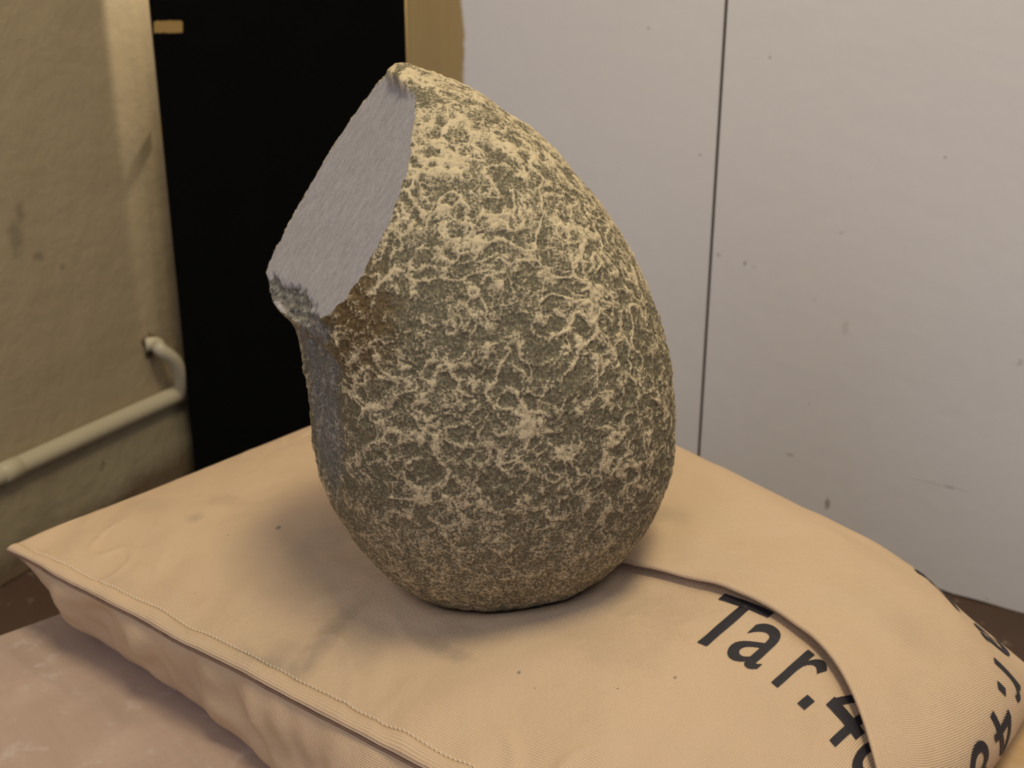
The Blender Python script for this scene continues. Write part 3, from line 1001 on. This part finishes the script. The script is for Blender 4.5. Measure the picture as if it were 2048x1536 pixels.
M_edge = g.out(g.mix(g.noise(g.obj(), 200, 3), (0.10, 0.055, 0.04), (0.20, 0.12, 0.085)), 0.85)
p = cushion(sb, np.zeros(len(sb)), 1)
p[:, 0] -= E2[0] * 0.0010; p[:, 1] -= E2[1] * 0.0010
p[:, 2] -= 0.0012 + 0.0004 * gnoise(np.stack([sb * 60, sb * 0, sb * 0 + 8], 1))
o = link('seam_edge', tube_mesh('seam_edge', p, 0.0007, 8), M_edge); keep_world(o, cush)
g = NT('pale_thread')
M_thread = g.out((0.70, 0.62, 0.52), 0.7)
V, Q = [], []
k = 0
for s0 in np.arange(0.012, CL - 0.01, 0.0026):
    a, b = cushion(np.array([s0, s0 + 0.0017]), np.array([0.0073, 0.0073]), 1)
    d = (b - a) / np.linalg.norm(b - a); sd = np.array([E2[0], E2[1], 0]) * 0.00032; up = np.array([0, 0, 0.00032])
    m = (a + b) / 2 + up * 1.6
    lo_ = np.array([0, 0, -0.0001])
    V += [a - sd + lo_, a + sd + lo_, m + sd, m - sd, b - sd + lo_, b + sd + lo_]
    Q += [(k, k + 1, k + 2, k + 3), (k + 3, k + 2, k + 5, k + 4)]
    k += 6
me = mesh_np('stitching', np.array(V), np.array(Q))
o = link('stitching', me, M_thread, smooth=False); keep_world(o, cush); o['kind'] = 'stuff'

# printed number: letters laid onto the cloth
g = NT('black_print')
u = g.uv()
M_print = g.out(g.mix(g.noise(g.obj(), 900, 2), (0.010, 0.009, 0.012), (0.030, 0.026, 0.032)), 0.6, 0.3)

def glyph(ch):
    if ch == '4':                                        # open four drawn as three strokes
        V_, F_ = [], []
        for q in (((0.36, 0), (0.47, 0), (0.47, 0.73), (0.36, 0.73)), ((0.02, 0.17), (0.57, 0.17), (0.57, 0.27), (0.02, 0.27)),
                  ((0.02, 0.24), (0.13, 0.24), (0.47, 0.73), (0.36, 0.73))):
            q = np.array(q); n = 13
            for i in range(n):
                for j in range(n):
                    a, b = i / (n - 1), j / (n - 1)
                    V_.append(np.append((q[0] * (1 - a) + q[1] * a) * (1 - b) + (q[3] * (1 - a) + q[2] * a) * b, 0))
            F_ += [list(map(int, x)) for x in grid_quads(n, n, len(V_) - n * n)]
        return np.array(V_), F_
    if ch == '.':
        n = 4
        v = np.array([[0.10 + 0.14 * i / n, 0.14 * j / n, 0] for i in range(n + 1) for j in range(n + 1)])
        return v, [list(map(int, q)) for q in grid_quads(n + 1, n + 1)]
    cu_ = bpy.data.curves.new('glyph', 'FONT')
    cu_.body = ch
    cu_.size = 1.0
    cu_.offset = 0.004
    cu_.resolution_u = 6
    ob = bpy.data.objects.new('glyph', cu_)
    COL.objects.link(ob)
    dg = bpy.context.evaluated_depsgraph_get()
    me = bpy.data.meshes.new_from_object(ob.evaluated_get(dg))
    bpy.data.objects.remove(ob); bpy.data.curves.remove(cu_)
    bm = bmesh.new(); bm.from_mesh(me)
    bmesh.ops.triangulate(bm, faces=bm.faces)
    for _ in range(6):
        le = [e for e in bm.edges if e.calc_length() > 0.05]
        if not le: break
        bmesh.ops.subdivide_edges(bm, edges=le, cuts=1, use_grid_fill=False)
        bmesh.ops.triangulate(bm, faces=[f for f in bm.faces if len(f.verts) > 3])
    bm.verts.index_update()
    v = np.array([x.co[:] for x in bm.verts])
    f = [[x.index for x in q.verts] for q in bm.faces]
    bm.verts.index_update()
    bm.free()
    return v, f
ADV = {'T': 0.52, 'a': 0.66, 'r': 0.43, '.': 0.35, '4': 0.76, '8': 0.70}
SCL = {'a': 1.14, 'r': 1.14, '4': 1.18, '8': 1.18}

def print_line(text, fn):
    x = 0.0
    for ch in text:
        v, f = glyph(ch)
        k = SCL.get(ch, 1.0)
        P = fn(v[:, 0] * k + x, v[:, 1] * k)
        me = bpy.data.meshes.new('printed_character')
        me.from_pydata([tuple(q) for q in P], [], f)
        me.update()
        o = link('printed_character', me, M_print)
        keep_world(o, cush)
        o['label'] = 'black printed character beside the flap edge'
        x += ADV[ch]

UA = np.array([0.28, 1.27, 1.72, 2.42])
BA = np.array([st_on(1400, 1287), st_on(1548, 1372), st_on(1592, 1404), st_on(1663, 1487)])
def curve_fit(u):
    cs = np.polyfit(UA, BA[:, 0], 2); ct = np.polyfit(UA, BA[:, 1], 2)
    return np.stack([np.polyval(cs, u), np.polyval(ct, u)], 1)
uy = (st_on(1503, 1200) - st_on(1400, 1287)) / 0.73
def on_top(u, v):
    q = curve_fit(u) + v[:, None] * uy
    p = cushion(q[:, 0], q[:, 1], 1)
    p[:, 2] += 0.0005
    return p
print_line('Tar.48', on_top)

# the same number printed on the flap, where it turns over the back corner
from mathutils.bvhtree import BVHTree
fv = [x.co.copy() for x in flap.data.vertices]
tree = BVHTree.FromPolygons(fv, [tuple(p.vertices) for p in flap.data.polygons])
def flap_hit(px, py):
    d = Vector(ray(px, py)).normalized()
    h = tree.ray_cast(Vector((0, 0, CAM_Z)), d)
    return h[0], (h[1] if h[1] is None or h[1].dot(d) < 0 else -h[1])
marks = [('T', 1893, 1206), ('a', 1940, 1240), ('r', 1984, 1308), ('.', 1992, 1350), ('4', 1996, 1384), ('8', 1966, 1462)]
hits = [flap_hit(x, y) for _, x, y in marks]
ok = [i for i, h in enumerate(hits) if h[0] is not None]
for i in ok:
    j, k = (i, i + 1) if i + 1 in ok else (i - 1, i)
    if j not in ok or k not in ok: continue
    o0, n0 = hits[i]
    xd = hits[k][0] - hits[j][0]
    xd = (xd - n0 * xd.dot(n0)).normalized()
    yd = n0.cross(xd)
    v, f = glyph(marks[i][0])
    kk_ = SCL.get(marks[i][0], 1.0) * 0.036
    P = []
    for q in v:
        w_ = o0 + xd * (q[0] * kk_) + yd * (q[1] * kk_ * 1.25)
        c_, n_, _, _ = tree.find_nearest(w_)
        if n_.dot(n0) < 0: n_ = -n_
        P.append(c_ + n_ * 0.0005)
    me = bpy.data.meshes.new('printed_character')
    me.from_pydata([tuple(q) for q in P], [], f)
    me.update()
    o = link('printed_character', me, M_print)
    keep_world(o, cush)
    o['label'] = 'black printed character on the flap'
